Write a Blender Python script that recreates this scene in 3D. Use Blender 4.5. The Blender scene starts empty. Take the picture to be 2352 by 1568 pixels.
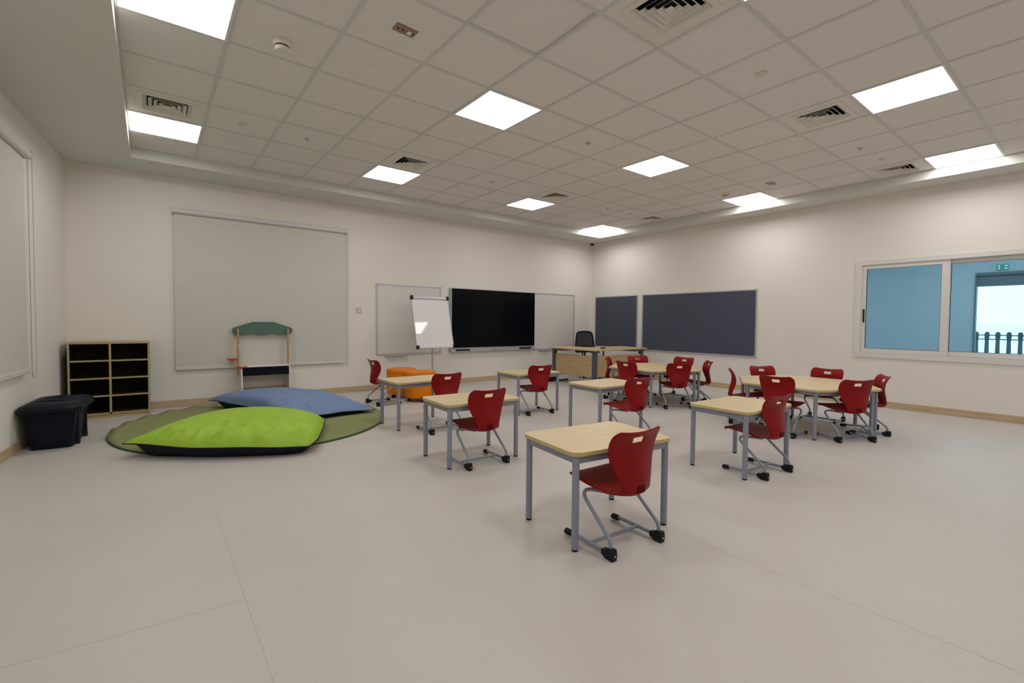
import bpy, bmesh, math, random
from mathutils import Vector, Matrix, noise

random.seed(7)
S = bpy.context.scene
COL = S.collection
PI = math.pi
R = math.radians

# ------------------------------------------------------------------ camera
cd = bpy.data.cameras.new('camera')
cam = bpy.data.objects.new('camera', cd)
COL.objects.link(cam)
YAW, PIT, ROL = 0.65703, -0.03264, 0.00918
fw = Vector((math.sin(YAW)*math.cos(PIT), math.cos(YAW)*math.cos(PIT), math.sin(PIT)))
rr = Vector((math.cos(YAW), -math.sin(YAW), 0))
uu = rr.cross(fw)
r2 = rr*math.cos(ROL) + uu*math.sin(ROL)
u2 = -rr*math.sin(ROL) + uu*math.cos(ROL)
cam.matrix_world = Matrix(((r2.x, u2.x, -fw.x, -1.677), (r2.y, u2.y, -fw.y, -2.678), (r2.z, u2.z, -fw.z, 1.142), (0, 0, 0, 1)))
cd.sensor_fit = 'HORIZONTAL'
cd.sensor_width = 36.0
cd.lens = 1074.87/2352*36.0
cd.shift_x = 0.00065
cd.shift_y = -0.00405
cd.clip_start = 0.02
cd.clip_end = 200
S.camera = cam

# ------------------------------------------------------------------ world, exposure, lamps
w = bpy.data.worlds.new('world')
S.world = w
w.use_nodes = True
bg = w.node_tree.nodes['Background']
bg.inputs[0].default_value = (0.86, 0.95, 1.0, 1)
bg.inputs[1].default_value = 3.6
S.view_settings.view_transform = 'Standard'
S.view_settings.look = 'None'
S.view_settings.exposure = 0.0
S.view_settings.gamma = 1.0
S.view_settings.use_curve_mapping = False
PANEL = 12.9                     # radiance of the ceiling light panels
S.cycles.use_denoising = True
S.cycles.max_bounces = 10
S.cycles.diffuse_bounces = 6
S.cycles.transparent_max_bounces = 12
S.cycles.sample_clamp_indirect = 8


def hall_lamp(x, y, z, e, size):
    l = bpy.data.lights.new('hall_lamp', 'AREA')
    l.energy = e
    l.size = size
    l.color = (0.86, 0.95, 1.0)
    o = bpy.data.objects.new('hall_lamp', l)
    o.location = (x, y, z)
    COL.objects.link(o)


hall_lamp(8.3, -1.4, 2.9, 38, 0.6)
hall_lamp(8.3, 2.2, 2.9, 38, 0.6)
hall_lamp(8.3, -5.0, 2.9, 38, 0.6)


# ------------------------------------------------------------------ materials
def mat(name, col, rough=0.5, metal=0.0, spec=0.5, coat=0.0):
    m = bpy.data.materials.new(name)
    m.use_nodes = True
    b = m.node_tree.nodes['Principled BSDF']
    b.inputs['Base Color'].default_value = (*col, 1)
    b.inputs['Roughness'].default_value = rough
    b.inputs['Metallic'].default_value = metal
    b.inputs['Specular IOR Level'].default_value = spec
    b.inputs['Coat Weight'].default_value = coat
    return m


def nodes(m):
    return m.node_tree.nodes, m.node_tree.links, m.node_tree.nodes['Principled BSDF']


def noisy(m, c1, c2, scale=(5, 5, 5), ns=1.0, detail=4, lo=0.35, hi=0.65, bump=0.0, bdist=0.002):
    """colour varies between c1 and c2 with stretched noise in object space; optional bump"""
    n, l, b = nodes(m)
    tc = n.new('ShaderNodeTexCoord')
    mp = n.new('ShaderNodeMapping')
    mp.inputs['Scale'].default_value = scale
    l.new(tc.outputs['Object'], mp.inputs[0])
    no = n.new('ShaderNodeTexNoise')
    no.inputs['Scale'].default_value = ns
    no.inputs['Detail'].default_value = detail
    l.new(mp.outputs[0], no.inputs['Vector'])
    rp = n.new('ShaderNodeValToRGB')
    rp.color_ramp.elements[0].position = lo
    rp.color_ramp.elements[0].color = (*c1, 1)
    rp.color_ramp.elements[1].position = hi
    rp.color_ramp.elements[1].color = (*c2, 1)
    l.new(no.outputs[0], rp.inputs[0])
    l.new(rp.outputs[0], b.inputs['Base Color'])
    if bump:
        bp = n.new('ShaderNodeBump')
        bp.inputs['Strength'].default_value = bump
        bp.inputs['Distance'].default_value = bdist
        l.new(no.outputs[0], bp.inputs['Height'])
        l.new(bp.outputs[0], b.inputs['Normal'])
    return m


M = {}
M['wall'] = noisy(mat('wall_paint', (.80, .76, .71), .75, spec=.3), (.79, .75, .70), (.81, .77, .72), (1.2, 1.2, 1.2), 1.0, bump=0.0)
M['soffit'] = mat('soffit_paint', (.67, .67, .625), .8, spec=.3)
M['tile'] = noisy(mat('mineral_tile', (.6, .56, .52), .85, spec=.2), (.735, .71, .675), (.76, .735, .70), (60, 60, 60), 1.0, bump=0.1)
M['tee'] = mat('tee_rail', (.60, .605, .565), .55)
M['base'] = noisy(mat('oak_baseboard', (.5, .36, .2), .5), (.46, .355, .21), (.55, .435, .27), (3, 3, 40), 1.0)
M['maple'] = noisy(mat('maple_laminate', (.62, .47, .28), .38), (.655, .505, .29), (.73, .575, .35), (2.5, 26, 26), 1.0, detail=6, lo=.3, hi=.7)
M['maple_edge'] = mat('maple_edge', (.54, .415, .19), .45)
M['oak'] = noisy(mat('desk_oak', (.5, .35, .19), .45), (.45, .305, .155), (.55, .385, .21), (2.5, 2.5, 40), 1.0, detail=5)
M['oak_top'] = noisy(mat('desk_oak_top', (.55, .40, .24), .42), (.54, .39, .23), (.60, .44, .27), (3, 30, 30), 1.0, detail=5)
M['grey'] = mat('grey_powder_coat', (.26, .285, .36), .36, .1)
M['black'] = mat('black_plastic', (.005, .007, .012), .5, spec=.25)
M['yellow'] = mat('yellow_marker', (.75, .55, .03), .5)
M['white'] = mat('white_laminate', (.80, .78, .73), .5)
M['whitemetal'] = mat('white_frame', (.72, .70, .68), .4)
M['alu'] = mat('aluminium', (.55, .56, .60), .35, .55)
M['silver'] = mat('silver_plastic', (.48, .49, .52), .4, .3)
M['wboard'] = mat('whiteboard_enamel', (.70, .68, .645), .28)
M['fboard'] = mat('flipchart_enamel', (.80, .77, .79), .035)
M['screen'] = mat('screen_glass', (.002, .003, .005), .2, spec=.12)
M['felt'] = noisy(mat('blue_grey_felt', (.075, .08, .11), .95, spec=.1), (.078, .084, .122), (.095, .101, .14), (160, 160, 160), 1.0, bump=.2)
M['blind'] = noisy(mat('blind_fabric', (.60, .565, .50), .85, spec=.15), (.62, .595, .545), (.65, .625, .575), (6, 6, 200), 1.0, bump=.05)
M['blindtube'] = mat('blind_tube', (.66, .66, .67), .4)
M['blindbar'] = mat('blind_bar', (.68, .645, .585), .5)
M['ivory'] = mat('ivory_plastic', (.62, .58, .50), .45)
M['offwhite'] = mat('detector_plastic', (.72, .69, .63), .45)
M['brass'] = mat('bronze_plate', (.30, .20, .12), .4, .3)
M['dark'] = mat('dark_gap', (.006, .006, .007), .9)
M['shelfwood'] = noisy(mat('shelf_edge_wood', (.45, .34, .17), .5), (.40, .32, .15), (.47, .38, .19), (4, 4, 30), 1.0)
M['shelfdark'] = mat('shelf_dark_panel', (.045, .033, .019), .7, spec=.1)
M['tub'] = mat('navy_black_plastic', (.0035, .006, .0145), .5, spec=.18)
M['rubberblack'] = mat('rubber', (.012, .012, .013), .7)
M['green_fabric'] = noisy(mat('lime_nylon', (.33, .52, .03), .6), (.30, .50, .022), (.35, .55, .035), (8, 8, 8), 1.0)
M['blue_fabric'] = noisy(mat('blue_nylon', (.17, .25, .45), .65), (.16, .24, .43), (.18, .265, .46), (8, 8, 8), 1.0)
M['dark_fabric'] = mat('charcoal_nylon', (.013, .018, .025), .8, spec=.15)
M['orange'] = noisy(mat('orange_vinyl', (.70, .19, .004), .5, spec=.2), (.68, .19, .002), (.73, .215, .004), (9, 9, 9), 1.0)
M['teal'] = mat('teal_board', (.085, .16, .125), .6)
M['pine'] = noisy(mat('pine_post', (.45, .33, .17), .55), (.40, .28, .13), (.50, .36, .19), (30, 30, 3), 1.0)
M['chalk'] = mat('black_chalkboard', (.005, .007, .013), .85, spec=.15)
M['redtoy'] = mat('red_toy_plastic', (.55, .06, .025), .45)
M['desk_metal'] = mat('graphite_steel', (.085, .095, .115), .45, .2)
M['mesh'] = mat('chair_mesh', (.012, .012, .014), .7)
M['rug_binding'] = mat('rug_binding', (.03, .075, .022), .8)

# rug: fine ribbed olive green weave
m = M['rug'] = mat('rug_weave', (.2, .24, .08), .95, spec=.1)
n, l, b = nodes(m)
tc = n.new('ShaderNodeTexCoord')
wv = n.new('ShaderNodeTexWave')
wv.bands_direction = 'Y'
wv.inputs['Scale'].default_value = 9
wv.inputs['Distortion'].default_value = 2.5
l.new(tc.outputs['Object'], wv.inputs['Vector'])
rp = n.new('ShaderNodeValToRGB')
rp.color_ramp.elements[0].color = (.25, .265, .12, 1)
rp.color_ramp.elements[1].color = (.275, .285, .135, 1)
l.new(wv.outputs[0], rp.inputs[0])
l.new(rp.outputs[0], b.inputs['Base Color'])
bp = n.new('ShaderNodeBump')
bp.inputs['Strength'].default_value = .1
bp.inputs['Distance'].default_value = .003
l.new(wv.outputs[0], bp.inputs['Height'])
l.new(bp.outputs[0], b.inputs['Normal'])

# red moulded plastic with faint lengthwise ribs
m = M['red'] = mat('red_polypropylene', (.245, .0045, .0055), .38, spec=.18)
n, l, b = nodes(m)
tc = n.new('ShaderNodeTexCoord')
wv = n.new('ShaderNodeTexWave')
wv.bands_direction = 'X'
wv.inputs['Scale'].default_value = 22
wv.inputs['Distortion'].default_value = 0.3
l.new(tc.outputs['Object'], wv.inputs['Vector'])
bp = n.new('ShaderNodeBump')
bp.inputs['Strength'].default_value = .10
bp.inputs['Distance'].default_value = .002
l.new(wv.outputs[0], bp.inputs['Height'])
l.new(bp.outputs[0], b.inputs['Normal'])
M['recess_shade'] = mat('red_recess_shade', (.10, .002, .002), .6, spec=.1)  # darker copy of the chair red, with recess shade put into the colour

# speckled vinyl floor with welded seams
m = M['floor'] = mat('vinyl_floor', (.6, .55, .5), .42, spec=.35)
n, l, b = nodes(m)
tc = n.new('ShaderNodeTexCoord')
big = n.new('ShaderNodeTexNoise')
big.inputs['Scale'].default_value = 1.3
big.inputs['Detail'].default_value = 3
l.new(tc.outputs['Object'], big.inputs['Vector'])
rp = n.new('ShaderNodeValToRGB')
rp.color_ramp.elements[0].position = .3
rp.color_ramp.elements[0].color = (.55, .51, .478, 1)
rp.color_ramp.elements[1].position = .7
rp.color_ramp.elements[1].color = (.58, .545, .51, 1)
l.new(big.outputs[0], rp.inputs[0])
prev = rp.outputs[0]
for scale, lo, hi, colr, amt in ((95, .10, .17, (.30, .28, .27), .55), (240, .16, .30, (.47, .43, .40), .5), (41, .035, .055, (.16, .15, .15), .7)):
    vo = n.new('ShaderNodeTexVoronoi')
    vo.inputs['Scale'].default_value = scale
    l.new(tc.outputs['Object'], vo.inputs['Vector'])
    mr = n.new('ShaderNodeMapRange')
    mr.inputs['From Min'].default_value = lo
    mr.inputs['From Max'].default_value = hi
    mr.inputs['To Min'].default_value = amt
    mr.inputs['To Max'].default_value = 0
    l.new(vo.outputs['Distance'], mr.inputs['Value'])
    mx = n.new('ShaderNodeMix')
    mx.data_type = 'RGBA'
    l.new(mr.outputs[0], mx.inputs['Factor'])
    l.new(prev, mx.inputs['A'])
    mx.inputs['B'].default_value = (*colr, 1)
    prev = mx.outputs['Result']
l.new(prev, b.inputs['Base Color'])

# light panel
m = M['lamp'] = bpy.data.materials.new('lit_diffuser')
m.use_nodes = True
n = m.node_tree.nodes
n.clear()
em = n.new('ShaderNodeEmission')
em.inputs[0].default_value = (1.0, .985, .968, 1)
em.inputs[1].default_value = PANEL
ou = n.new('ShaderNodeOutputMaterial')
m.node_tree.links.new(em.outputs[0], ou.inputs[0])

m = M['exit'] = bpy.data.materials.new('lit_exit_sign')
m.use_nodes = True
n = m.node_tree.nodes
n.clear()
em = n.new('ShaderNodeEmission')
em.inputs[0].default_value = (.22, .66, .52, 1)
em.inputs[1].default_value = 0.55
ou = n.new('ShaderNodeOutputMaterial')
m.node_tree.links.new(em.outputs[0], ou.inputs[0])
m = M['exitwhite'] = bpy.data.materials.new('lit_exit_symbol')
m.use_nodes = True
n = m.node_tree.nodes
n.clear()
em = n.new('ShaderNodeEmission')
em.inputs[0].default_value = (1, 1, 1, 1)
em.inputs[1].default_value = 1.3
ou = n.new('ShaderNodeOutputMaterial')
m.node_tree.links.new(em.outputs[0], ou.inputs[0])

# blue tinted glass
m = M['glass'] = bpy.data.materials.new('blue_tinted_glass')
m.use_nodes = True
n = m.node_tree.nodes
l = m.node_tree.links
n.clear()
tr = n.new('ShaderNodeBsdfTransparent')
tr.inputs[0].default_value = (.62, .80, .88, 1)
gl = n.new('ShaderNodeBsdfGlossy')
gl.inputs['Roughness'].default_value = .01
fr = n.new('ShaderNodeFresnel')
fr.inputs[0].default_value = 1.45
mx = n.new('ShaderNodeMixShader')
ou = n.new('ShaderNodeOutputMaterial')
l.new(fr.outputs[0], mx.inputs[0])
l.new(tr.outputs[0], mx.inputs[1])
l.new(gl.outputs[0], mx.inputs[2])
l.new(mx.outputs[0], ou.inputs[0])

m = M['clearglass'] = M['glass'].copy()
m.name = 'clear_glass'
[q for q in m.node_tree.nodes if q.type == 'BSDF_TRANSPARENT'][0].inputs[0].default_value = (.92, .97, .97, 1)

# see-through black chair mesh
m = M['netting'] = bpy.data.materials.new('chair_back_netting')
m.use_nodes = True
n = m.node_tree.nodes
l = m.node_tree.links
b = n['Principled BSDF']
b.inputs['Base Color'].default_value = (.012, .012, .014, 1)
b.inputs['Roughness'].default_value = .8
b.inputs['Alpha'].default_value = .74

M['hallwall'] = mat('hall_wall_paint', (.58, .60, .62), .8, spec=.2)
M['hallfloor'] = mat('hall_floor', (.45, .45, .45), .5)
M['doorframe'] = mat('door_dark_steel', (.15, .17, .18), .5)
M['paving'] = mat('outdoor_paving', (.92, .90, .87), .8)
M['outwall'] = mat('outdoor_wall', (.95, .93, .90), .8)
M['rail'] = mat('railing_paint', (.03, .06, .08), .5)


# ------------------------------------------------------------------ geometry helpers
class MB:
    def __init__(self):
        self.v, self.f, self.m = [], [], []

    def add(self, vs, fs, mi=0):
        o = len(self.v)
        self.v += [Vector(p) for p in vs]
        self.f += [[i + o for i in f] for f in fs]
        self.m += [mi]*len(fs)

    def box(self, x0, x1, y0, y1, z0, z1, mi=0, T=None):
        vs = [Vector((x, y, z)) for z in (z0, z1) for y in (y0, y1) for x in (x0, x1)]
        if T:
            vs = [T @ p for p in vs]
        self.add(vs, [(0, 2, 3, 1), (4, 5, 7, 6), (0, 1, 5, 4), (2, 6, 7, 3), (0, 4, 6, 2), (1, 3, 7, 5)], mi)

    def tube(self, pts, r, nseg=8, mi=0, cap=True, closed=False):
        pts = [Vector(p) for p in pts]
        n = len(pts)
        rs = r if isinstance(r, (list, tuple)) else [r]*n
        tan = []
        for i in range(n):
            if closed:
                t = pts[(i+1) % n] - pts[i-1]
            else:
                t = pts[min(i+1, n-1)] - pts[max(i-1, 0)]
            tan.append(t.normalized())
        a = tan[0].orthogonal().normalized()
        vs = []
        for i in range(n):
            a = (a - tan[i]*a.dot(tan[i])).normalized()
            bq = tan[i].cross(a)
            for k in range(nseg):
                th = 2*PI*k/nseg
                vs.append(pts[i] + (a*math.cos(th) + bq*math.sin(th))*rs[i])
        fs = []
        for i in range(n if closed else n-1):
            j = (i+1) % n
            for k in range(nseg):
                k2 = (k+1) % nseg
                fs.append((i*nseg+k, i*nseg+k2, j*nseg+k2, j*nseg+k))
        if cap and not closed:
            fs.append(tuple(range(nseg))[::-1])
            fs.append(tuple((n-1)*nseg+k for k in range(nseg)))
        self.add(vs, fs, mi)

    def prism(self, poly, z0, z1, mi=0, side=None, T=None):
        n = len(poly)
        vs = [Vector((p[0], p[1], z)) for z in (z0, z1) for p in poly]
        if T:
            vs = [T @ p for p in vs]
        self.add(vs, [tuple(range(n))[::-1], tuple(range(n, 2*n))], mi)
        self.add(vs, [(i, (i+1) % n, n+(i+1) % n, n+i) for i in range(n)], mi if side is None else side)

    def lathe(self, prof, nseg=24, c=(0, 0, 0), mi=0, T=None):
        vs = []
        for r_, z in prof:
            for k in range(nseg):
                th = 2*PI*k/nseg
                vs.append(Vector((c[0]+r_*math.cos(th), c[1]+r_*math.sin(th), c[2]+z)))
        if T:
            vs = [T @ p for p in vs]
        fs = []
        for i in range(len(prof)-1):
            for k in range(nseg):
                k2 = (k+1) % nseg
                fs.append((i*nseg+k, i*nseg+k2, (i+1)*nseg+k2, (i+1)*nseg+k))
        fs.append(tuple(range(nseg))[::-1])
        fs.append(tuple((len(prof)-1)*nseg+k for k in range(nseg)))
        self.add(vs, fs, mi)

    def build(self, name, mats, parent=None, smooth=False, bevel=0.0, seg=2, kind=None, fix=True):
        me = bpy.data.meshes.new(name)
        me.from_pydata(self.v, [], self.f)
        if not isinstance(mats, (list, tuple)):
            mats = [mats]
        for q in mats:
            me.materials.append(q)
        for p, i in zip(me.polygons, self.m):
            p.material_index = i
        if fix:
            bm = bmesh.new()
            bm.from_mesh(me)
            bmesh.ops.remove_doubles(bm, verts=bm.verts, dist=1e-6)
            bmesh.ops.recalc_face_normals(bm, faces=bm.faces)
            bm.to_mesh(me)
            bm.free()
        if smooth:
            me.polygons.foreach_set('use_smooth', [True]*len(me.polygons))
            me.set_sharp_from_angle(angle=R(38))
        me.update()
        o = bpy.data.objects.new(name, me)
        COL.objects.link(o)
        if parent:
            o.parent = parent
        if bevel:
            md = o.modifiers.new('bevel', 'BEVEL')
            md.width = bevel
            md.segments = seg
            md.limit_method = 'ANGLE'
            md.angle_limit = R(40)
        if kind:
            o['kind'] = kind
        return o


def empty(name, loc, rz=0.0):
    o = bpy.data.objects.new(name, None)
    o.empty_display_size = .1
    COL.objects.link(o)
    o.location = loc
    o.rotation_euler = (0, 0, rz)
    return o


def tag(o, label=None, cat=None, group=None):
    if label:
        o['label'] = label
    if cat:
        o['category'] = cat
    if group:
        o['group'] = group
    return o


def thing(name, label, cat, loc, rz=0.0, group=None):
    return tag(empty(name, loc, rz), label, cat, group)


def copy_tree(o, parent=None):
    c = o.copy()
    COL.objects.link(c)
    if parent:
        c.parent = parent
    for ch in list(o.children):
        copy_tree(ch, c)
    return c


def place(proto, used, loc, rz, label, group=None):
    o = proto if not used else copy_tree(proto)
    o.location = loc
    o.rotation_euler = (0, 0, rz)
    o['label'] = label
    if group:
        o['group'] = group
    return o


def rrect(x0, x1, y0, y1, r, n=5):
    out = []
    for cx, cy, a0 in ((x1-r, y1-r, 0), (x0+r, y1-r, 90), (x0+r, y0+r, 180), (x1-r, y0+r, 270)):
        for k in range(n+1):
            a = R(a0 + 90*k/n)
            out.append((cx + r*math.cos(a), cy + r*math.sin(a)))
    return out


def round_poly(poly, r, n=4):
    out = []
    N = len(poly)
    for i in range(N):
        p = Vector(poly[i]); a = Vector(poly[i-1]); c = Vector(poly[(i+1) % N])
        d1 = (a-p).normalized(); d2 = (c-p).normalized()
        ang = d1.angle(d2)
        t = r/math.tan(ang/2)
        p1 = p + d1*t; p2 = p + d2*t
        for k in range(n+1):
            s = k/n
            out.append(tuple((p1*(1-s)**2 + p*2*s*(1-s) + p2*s*s)))
    return out


def smooth_path(pts, r=0.03, n=4):
    """polyline with its inner corners rounded"""
    pts = [Vector(p) for p in pts]
    out = [pts[0]]
    for i in range(1, len(pts)-1):
        a, p, c = pts[i-1], pts[i], pts[i+1]
        t = min(r, (a-p).length*.48, (c-p).length*.48)
        p1 = p + (a-p).normalized()*t
        p2 = p + (c-p).normalized()*t
        for k in range(n+1):
            s = k/n
            out.append(p1*(1-s)**2 + p*2*s*(1-s) + p2*s*s)
    out.append(pts[-1])
    return out


# ------------------------------------------------------------------ room shell
YB, XR, YF = 4.79, 6.42, -5.6          # back wall, right wall, wall behind the camera
CZ, SZ = 3.067, 2.955                  # tile ceiling, plaster soffit
GX0, GX1, GY0, GY1 = -1.83, 5.97, -4.84, 4.16   # tiled field


def lwx(y):                            # the left wall runs very slightly out of square
    return -2.445 - 0.083*(YB - y)


LA = math.atan(0.083)                  # its angle
mb = MB()
mb.prism([(lwx(YF)-.3, YF-.2), (XR+.2, YF-.2), (XR+.2, YB+.2), (lwx(YB)-.3, YB+.2)], -.12, 0)
floor = mb.build('floor', M['floor'], kind='structure')
# welded seams between the vinyl sheets
M['seam'] = mat('weld_seam', (.44, .41, .38), .5)
for (p0, p1) in (((-1.383, YF), (-1.383, 1.3)), ((.586, YF), (.586, -1.36)), ((lwx(-.44)+.02, -.44), (-1.383, -.535))):
    mb = MB()
    d = (Vector(p1)-Vector(p0)).normalized()
    nn = Vector((-d.y, d.x))*.0009
    a, c = Vector(p0), Vector(p1)
    mb.prism([tuple(a-nn), tuple(c-nn), tuple(c+nn), tuple(a+nn)], -.002, .0005)
    mb.build('seam_strip', M['seam'], floor)

mb = MB(); mb.box(lwx(YB)-.3, XR+.2, YB, YB+.2, 0, 3.3); mb.build('wall_back', M['wall'], kind='structure')
mb = MB(); mb.box(lwx(YF)-.3, XR+.2, YF-.2, YF, 0, 3.3); mb.build('wall_front', M['wall'], kind='structure')
mb = MB(); mb.prism([(lwx(YF)-.2, YF), (lwx(YF), YF), (lwx(YB), YB), (lwx(YB)-.2, YB)], 0, 3.3)
mb.build('wall_left', M['wall'], kind='structure')
WY0, WY1, WZ0, WZ1 = -2.27, -.37, .72, 2.03     # window opening in the right wall
mb = MB()
mb.box(XR, XR+.2, WY1, YB, 0, 3.3)
mb.box(XR, XR+.2, YF, WY0, 0, 3.3)
mb.box(XR, XR+.2, WY0, WY1, 0, WZ0)
mb.box(XR, XR+.2, WY0, WY1, WZ1, 3.3)
mb.build('wall_right', M['wall'], kind='structure')

# baseboards
BH, BT = .088, .014
mb = MB(); mb.box(lwx(YB), XR, YB-BT, YB, 0, BH); mb.build('baseboard_back', M['base'], kind='structure', bevel=.003)
mb = MB(); mb.box(XR-BT, XR, YF, YB-BT, 0, BH); mb.build('baseboard_right', M['base'], kind='structure', bevel=.003)
mb = MB(); mb.prism([(lwx(YF), YF), (lwx(YF)+BT, YF), (lwx(YB)+BT, YB-BT), (lwx(YB), YB-BT)], 0, BH)
mb.build('baseboard_left', M['base'], kind='structure', bevel=.003)

# ceiling: slab, plaster soffit around, T-rails and lay-in tiles
mb = MB(); mb.box(lwx(YF)-.3, XR+.2, YF-.2, YB+.2, 3.3, 3.4)
ceil = mb.build('ceiling', M['soffit'], kind='structure')
for nm, poly in (('soffit', [(lwx(YB)-.1, GY1), (XR, GY1), (XR, YB), (lwx(YB)-.1, YB)]),
                 ('soffit', [(GX1, YF), (XR, YF), (XR, GY1), (GX1, GY1)]),
                 ('soffit', [(lwx(YF)-.1, YF), (GX0, YF), (GX0, GY1), (lwx(GY1)-.1, GY1)]),
                 ('soffit', [(GX0, YF), (GX1, YF), (GX1, GY0), (GX0, GY0)])):
    mb = MB(); mb.prism(poly, SZ, 3.3); mb.build(nm, M['soffit'], ceil)


def gx(i): return i*.6 - .03
def gy(j): return j*.6 - .04


TW = .0145
for i in range(-3, 11):
    mb = MB(); mb.box(gx(i)-TW, gx(i)+TW, GY0, GY1, CZ, CZ+.03); mb.build('tee_rail', M['tee'], ceil)
for j in range(-8, 8):
    mb = MB(); mb.box(GX0, GX1, gy(j)-TW, gy(j)+TW, CZ+.0006, CZ+.03); mb.build('tee_rail', M['tee'], ceil)

lights = [(-3, 1), (-3, 5), (1, 1), (1, 5), (5, 1), (5, 5), (9, 1), (9, 6), (5, -3), (9, -3), (1, -3), (-3, -3),
          (-3, -7), (1, -7), (5, -7), (9, -7)]
vents = [(-3, 4), (1, 4), (5, 4), (9, 4), (5, -2), (9, -2), (1, -2)]
mb = MB()
h = .2995
mb.box(-h, h, -h, h, .0035, .022)
tile0 = mb.build('ceiling_tile', M['tile'], ceil)
first = True
for i in range(-3, 10):
    for j in range(-8, 7):
        if (i, j) in lights or (i, j) in vents:
            continue
        o = tile0 if first else tile0.copy()
        if not first:
            COL.objects.link(o)
        first = False
        dz = random.uniform(-.001, .002)
        o.location = (gx(i)+.3, gy(j)+.3, CZ + dz)
        if (i, j) == (0, -1):
            o.location.z += .012
            o.rotation_euler = (R(-1.0), 0, 0)

# ------------------------------------------------------------------ ceiling lights
LB = {(-3, 1): 'lit square ceiling panel above the left side, cut off by the top of the picture',
      (-3, 5): 'lit ceiling panel in the back left corner of the tiled field, beside an air vent',
      (1, 1): 'lit ceiling panel alone in the middle of the ceiling, largest of the whole ones',
      (1, 5): 'lit ceiling panel before the back wall, above the big roller blind beside a vent',
      (5, 1): 'lit ceiling panel standing alone in the middle of the ceiling, above the hexagonal tables',
      (5, 5): 'lit ceiling panel before the back wall, above the black screen beside a vent',
      (9, 1): 'lit ceiling panel against the right soffit, beside the smaller smoke detector',
      (9, 6): 'lit ceiling panel tucked into the far back right corner of the ceiling',
      (5, -3): 'large lit ceiling panel at upper right, diagonally behind a square air vent',
      (9, -3): 'lit ceiling panel against the right soffit, above the interior window',
      (1, -3): 'lit ceiling panel showing only a corner at the top edge of the picture'}


def make_light():
    t = empty('ceiling_light', (0, 0, 0))
    mb = MB()
    e, q = .2985, .281
    for (x0, x1, y0, y1) in ((-e, e, -e, -q), (-e, e, q, e), (-e, -q, -q, q), (q, e, -q, q)):
        mb.box(x0, x1, y0, y1, -.004, .03)
    mb.build('frame', M['whitemetal'], t)
    mb = MB()
    poly = rrect(-.283, .283, -.283, .283, .012, 4)
    mb.prism(poly, .002, .02, 0)
    o = mb.build('diffuser', [M['lamp'], M['white']], t)
    for p in o.data.polygons:
        p.material_index = 0 if p.normal.z < -.5 else 1
    return t


pl = make_light()
for k, (i, j) in enumerate(lights):
    o = place(pl, k > 0, (gx(i)+.3, gy(j)+.3, CZ), 0, LB.get((i, j), 'lit square ceiling panel overhead, out of the picture behind the camera'), 'square ceiling light panels')
    o['category'] = 'ceiling light'

# ------------------------------------------------------------------ square four-way air vents
VB = {(-3, 4): 'square louvred air vent in the far left of the ceiling, between tile and lit panel',
      (1, 4): 'square louvred air vent beside the lit panel above the big roller blind',
      (5, 4): 'square louvred air vent beside the lit panel above the black screen',
      (9, 4): 'small looking louvred air vent nearest the back right corner of the room',
      (5, -2): 'square louvred air vent beside the large lit panel at upper right',
      (9, -2): 'louvred air vent against the right soffit beside the panel above the window',
      (1, -2): 'largest looking louvred air vent, at the top edge of the picture'}


def make_vent():
    t = empty('air_vent', (0, 0, 0))

    def ring(mb, a, za, b_, zb, th=.0015):
        vs = []
        for s, z in ((a, za), (b_, zb), (b_, zb+th), (a, za+th)):
            vs += [(-s, -s, z), (s, -s, z), (s, s, z), (-s, s, z)]
        fs = []
        for q in range(4):
            q2 = (q+1) % 4
            for u in range(4):
                u2 = (u+1) % 4
                fs.append((q*4+u, q*4+u2, q2*4+u2, q2*4+u))
        mb.add(vs, fs)
    mb = MB()
    ring(mb, .298, .004, .214, .002, .006)
    ring(mb, .216, -.003, .178, -.005, .011)
    mb.build('frame', M['offwhite'], t)
    for k in range(4):
        mb = MB()
        a = .176 - k*.038
        ring(mb, a, -.006, a-.030, .020)
        mb.build('louvre', M['offwhite'], t)
    mb = MB(); mb.box(-.024, .024, -.024, .024, -.006, -.002); mb.build('core_plate', M['offwhite'], t)
    mb = MB()
    mb.box(-.19, .19, -.19, .19, .075, .08)
    for (x0, x1, y0, y1) in ((-.19, .19, -.19, -.186), (-.19, .19, .186, .19), (-.19, -.186, -.186, .186), (.186, .19, -.186, .186)):
        mb.box(x0, x1, y0, y1, .006, .075)
    mb.build('duct_box', M['dark'], t)
    return t


pv = make_vent()
for k, (i, j) in enumerate(vents):
    o = place(pv, k > 0, (gx(i)+.3, gy(j)+.3, CZ), 0, VB[(i, j)], 'square ceiling air vents')
    o['category'] = 'air vent'

# ------------------------------------------------------------------ small ceiling fittings
def smoke(x, y, label, used):
    global sm0
    if not used:
        sm0 = empty('smoke_detector', (0, 0, 0))
        mb = MB(); mb.lathe([(.060, .0), (.062, -.006), (.060, -.026), (.050, -.036)], 28); mb.build('base', M['offwhite'], sm0, True)
        mb = MB(); mb.lathe([(.042, -.036), (.042, -.045)], 24); mb.build('slot_ring', M['dark'], sm0, True)
        mb = MB(); mb.lathe([(.046, -.045), (.047, -.054), (.039, -.066), (.015, -.070)], 24); mb.build('cap', M['offwhite'], sm0, True)
    o = place(sm0, used, (x, y, CZ+.0035), 0, label, 'smoke detectors')
    o['category'] = 'smoke detector'


smoke(-.93, .92, 'round white smoke detector with black slots, at upper left of the ceiling', False)
smoke(5.07, .92, 'round smoke detector on the tile beside the lit panel at the right soffit', True)

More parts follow.
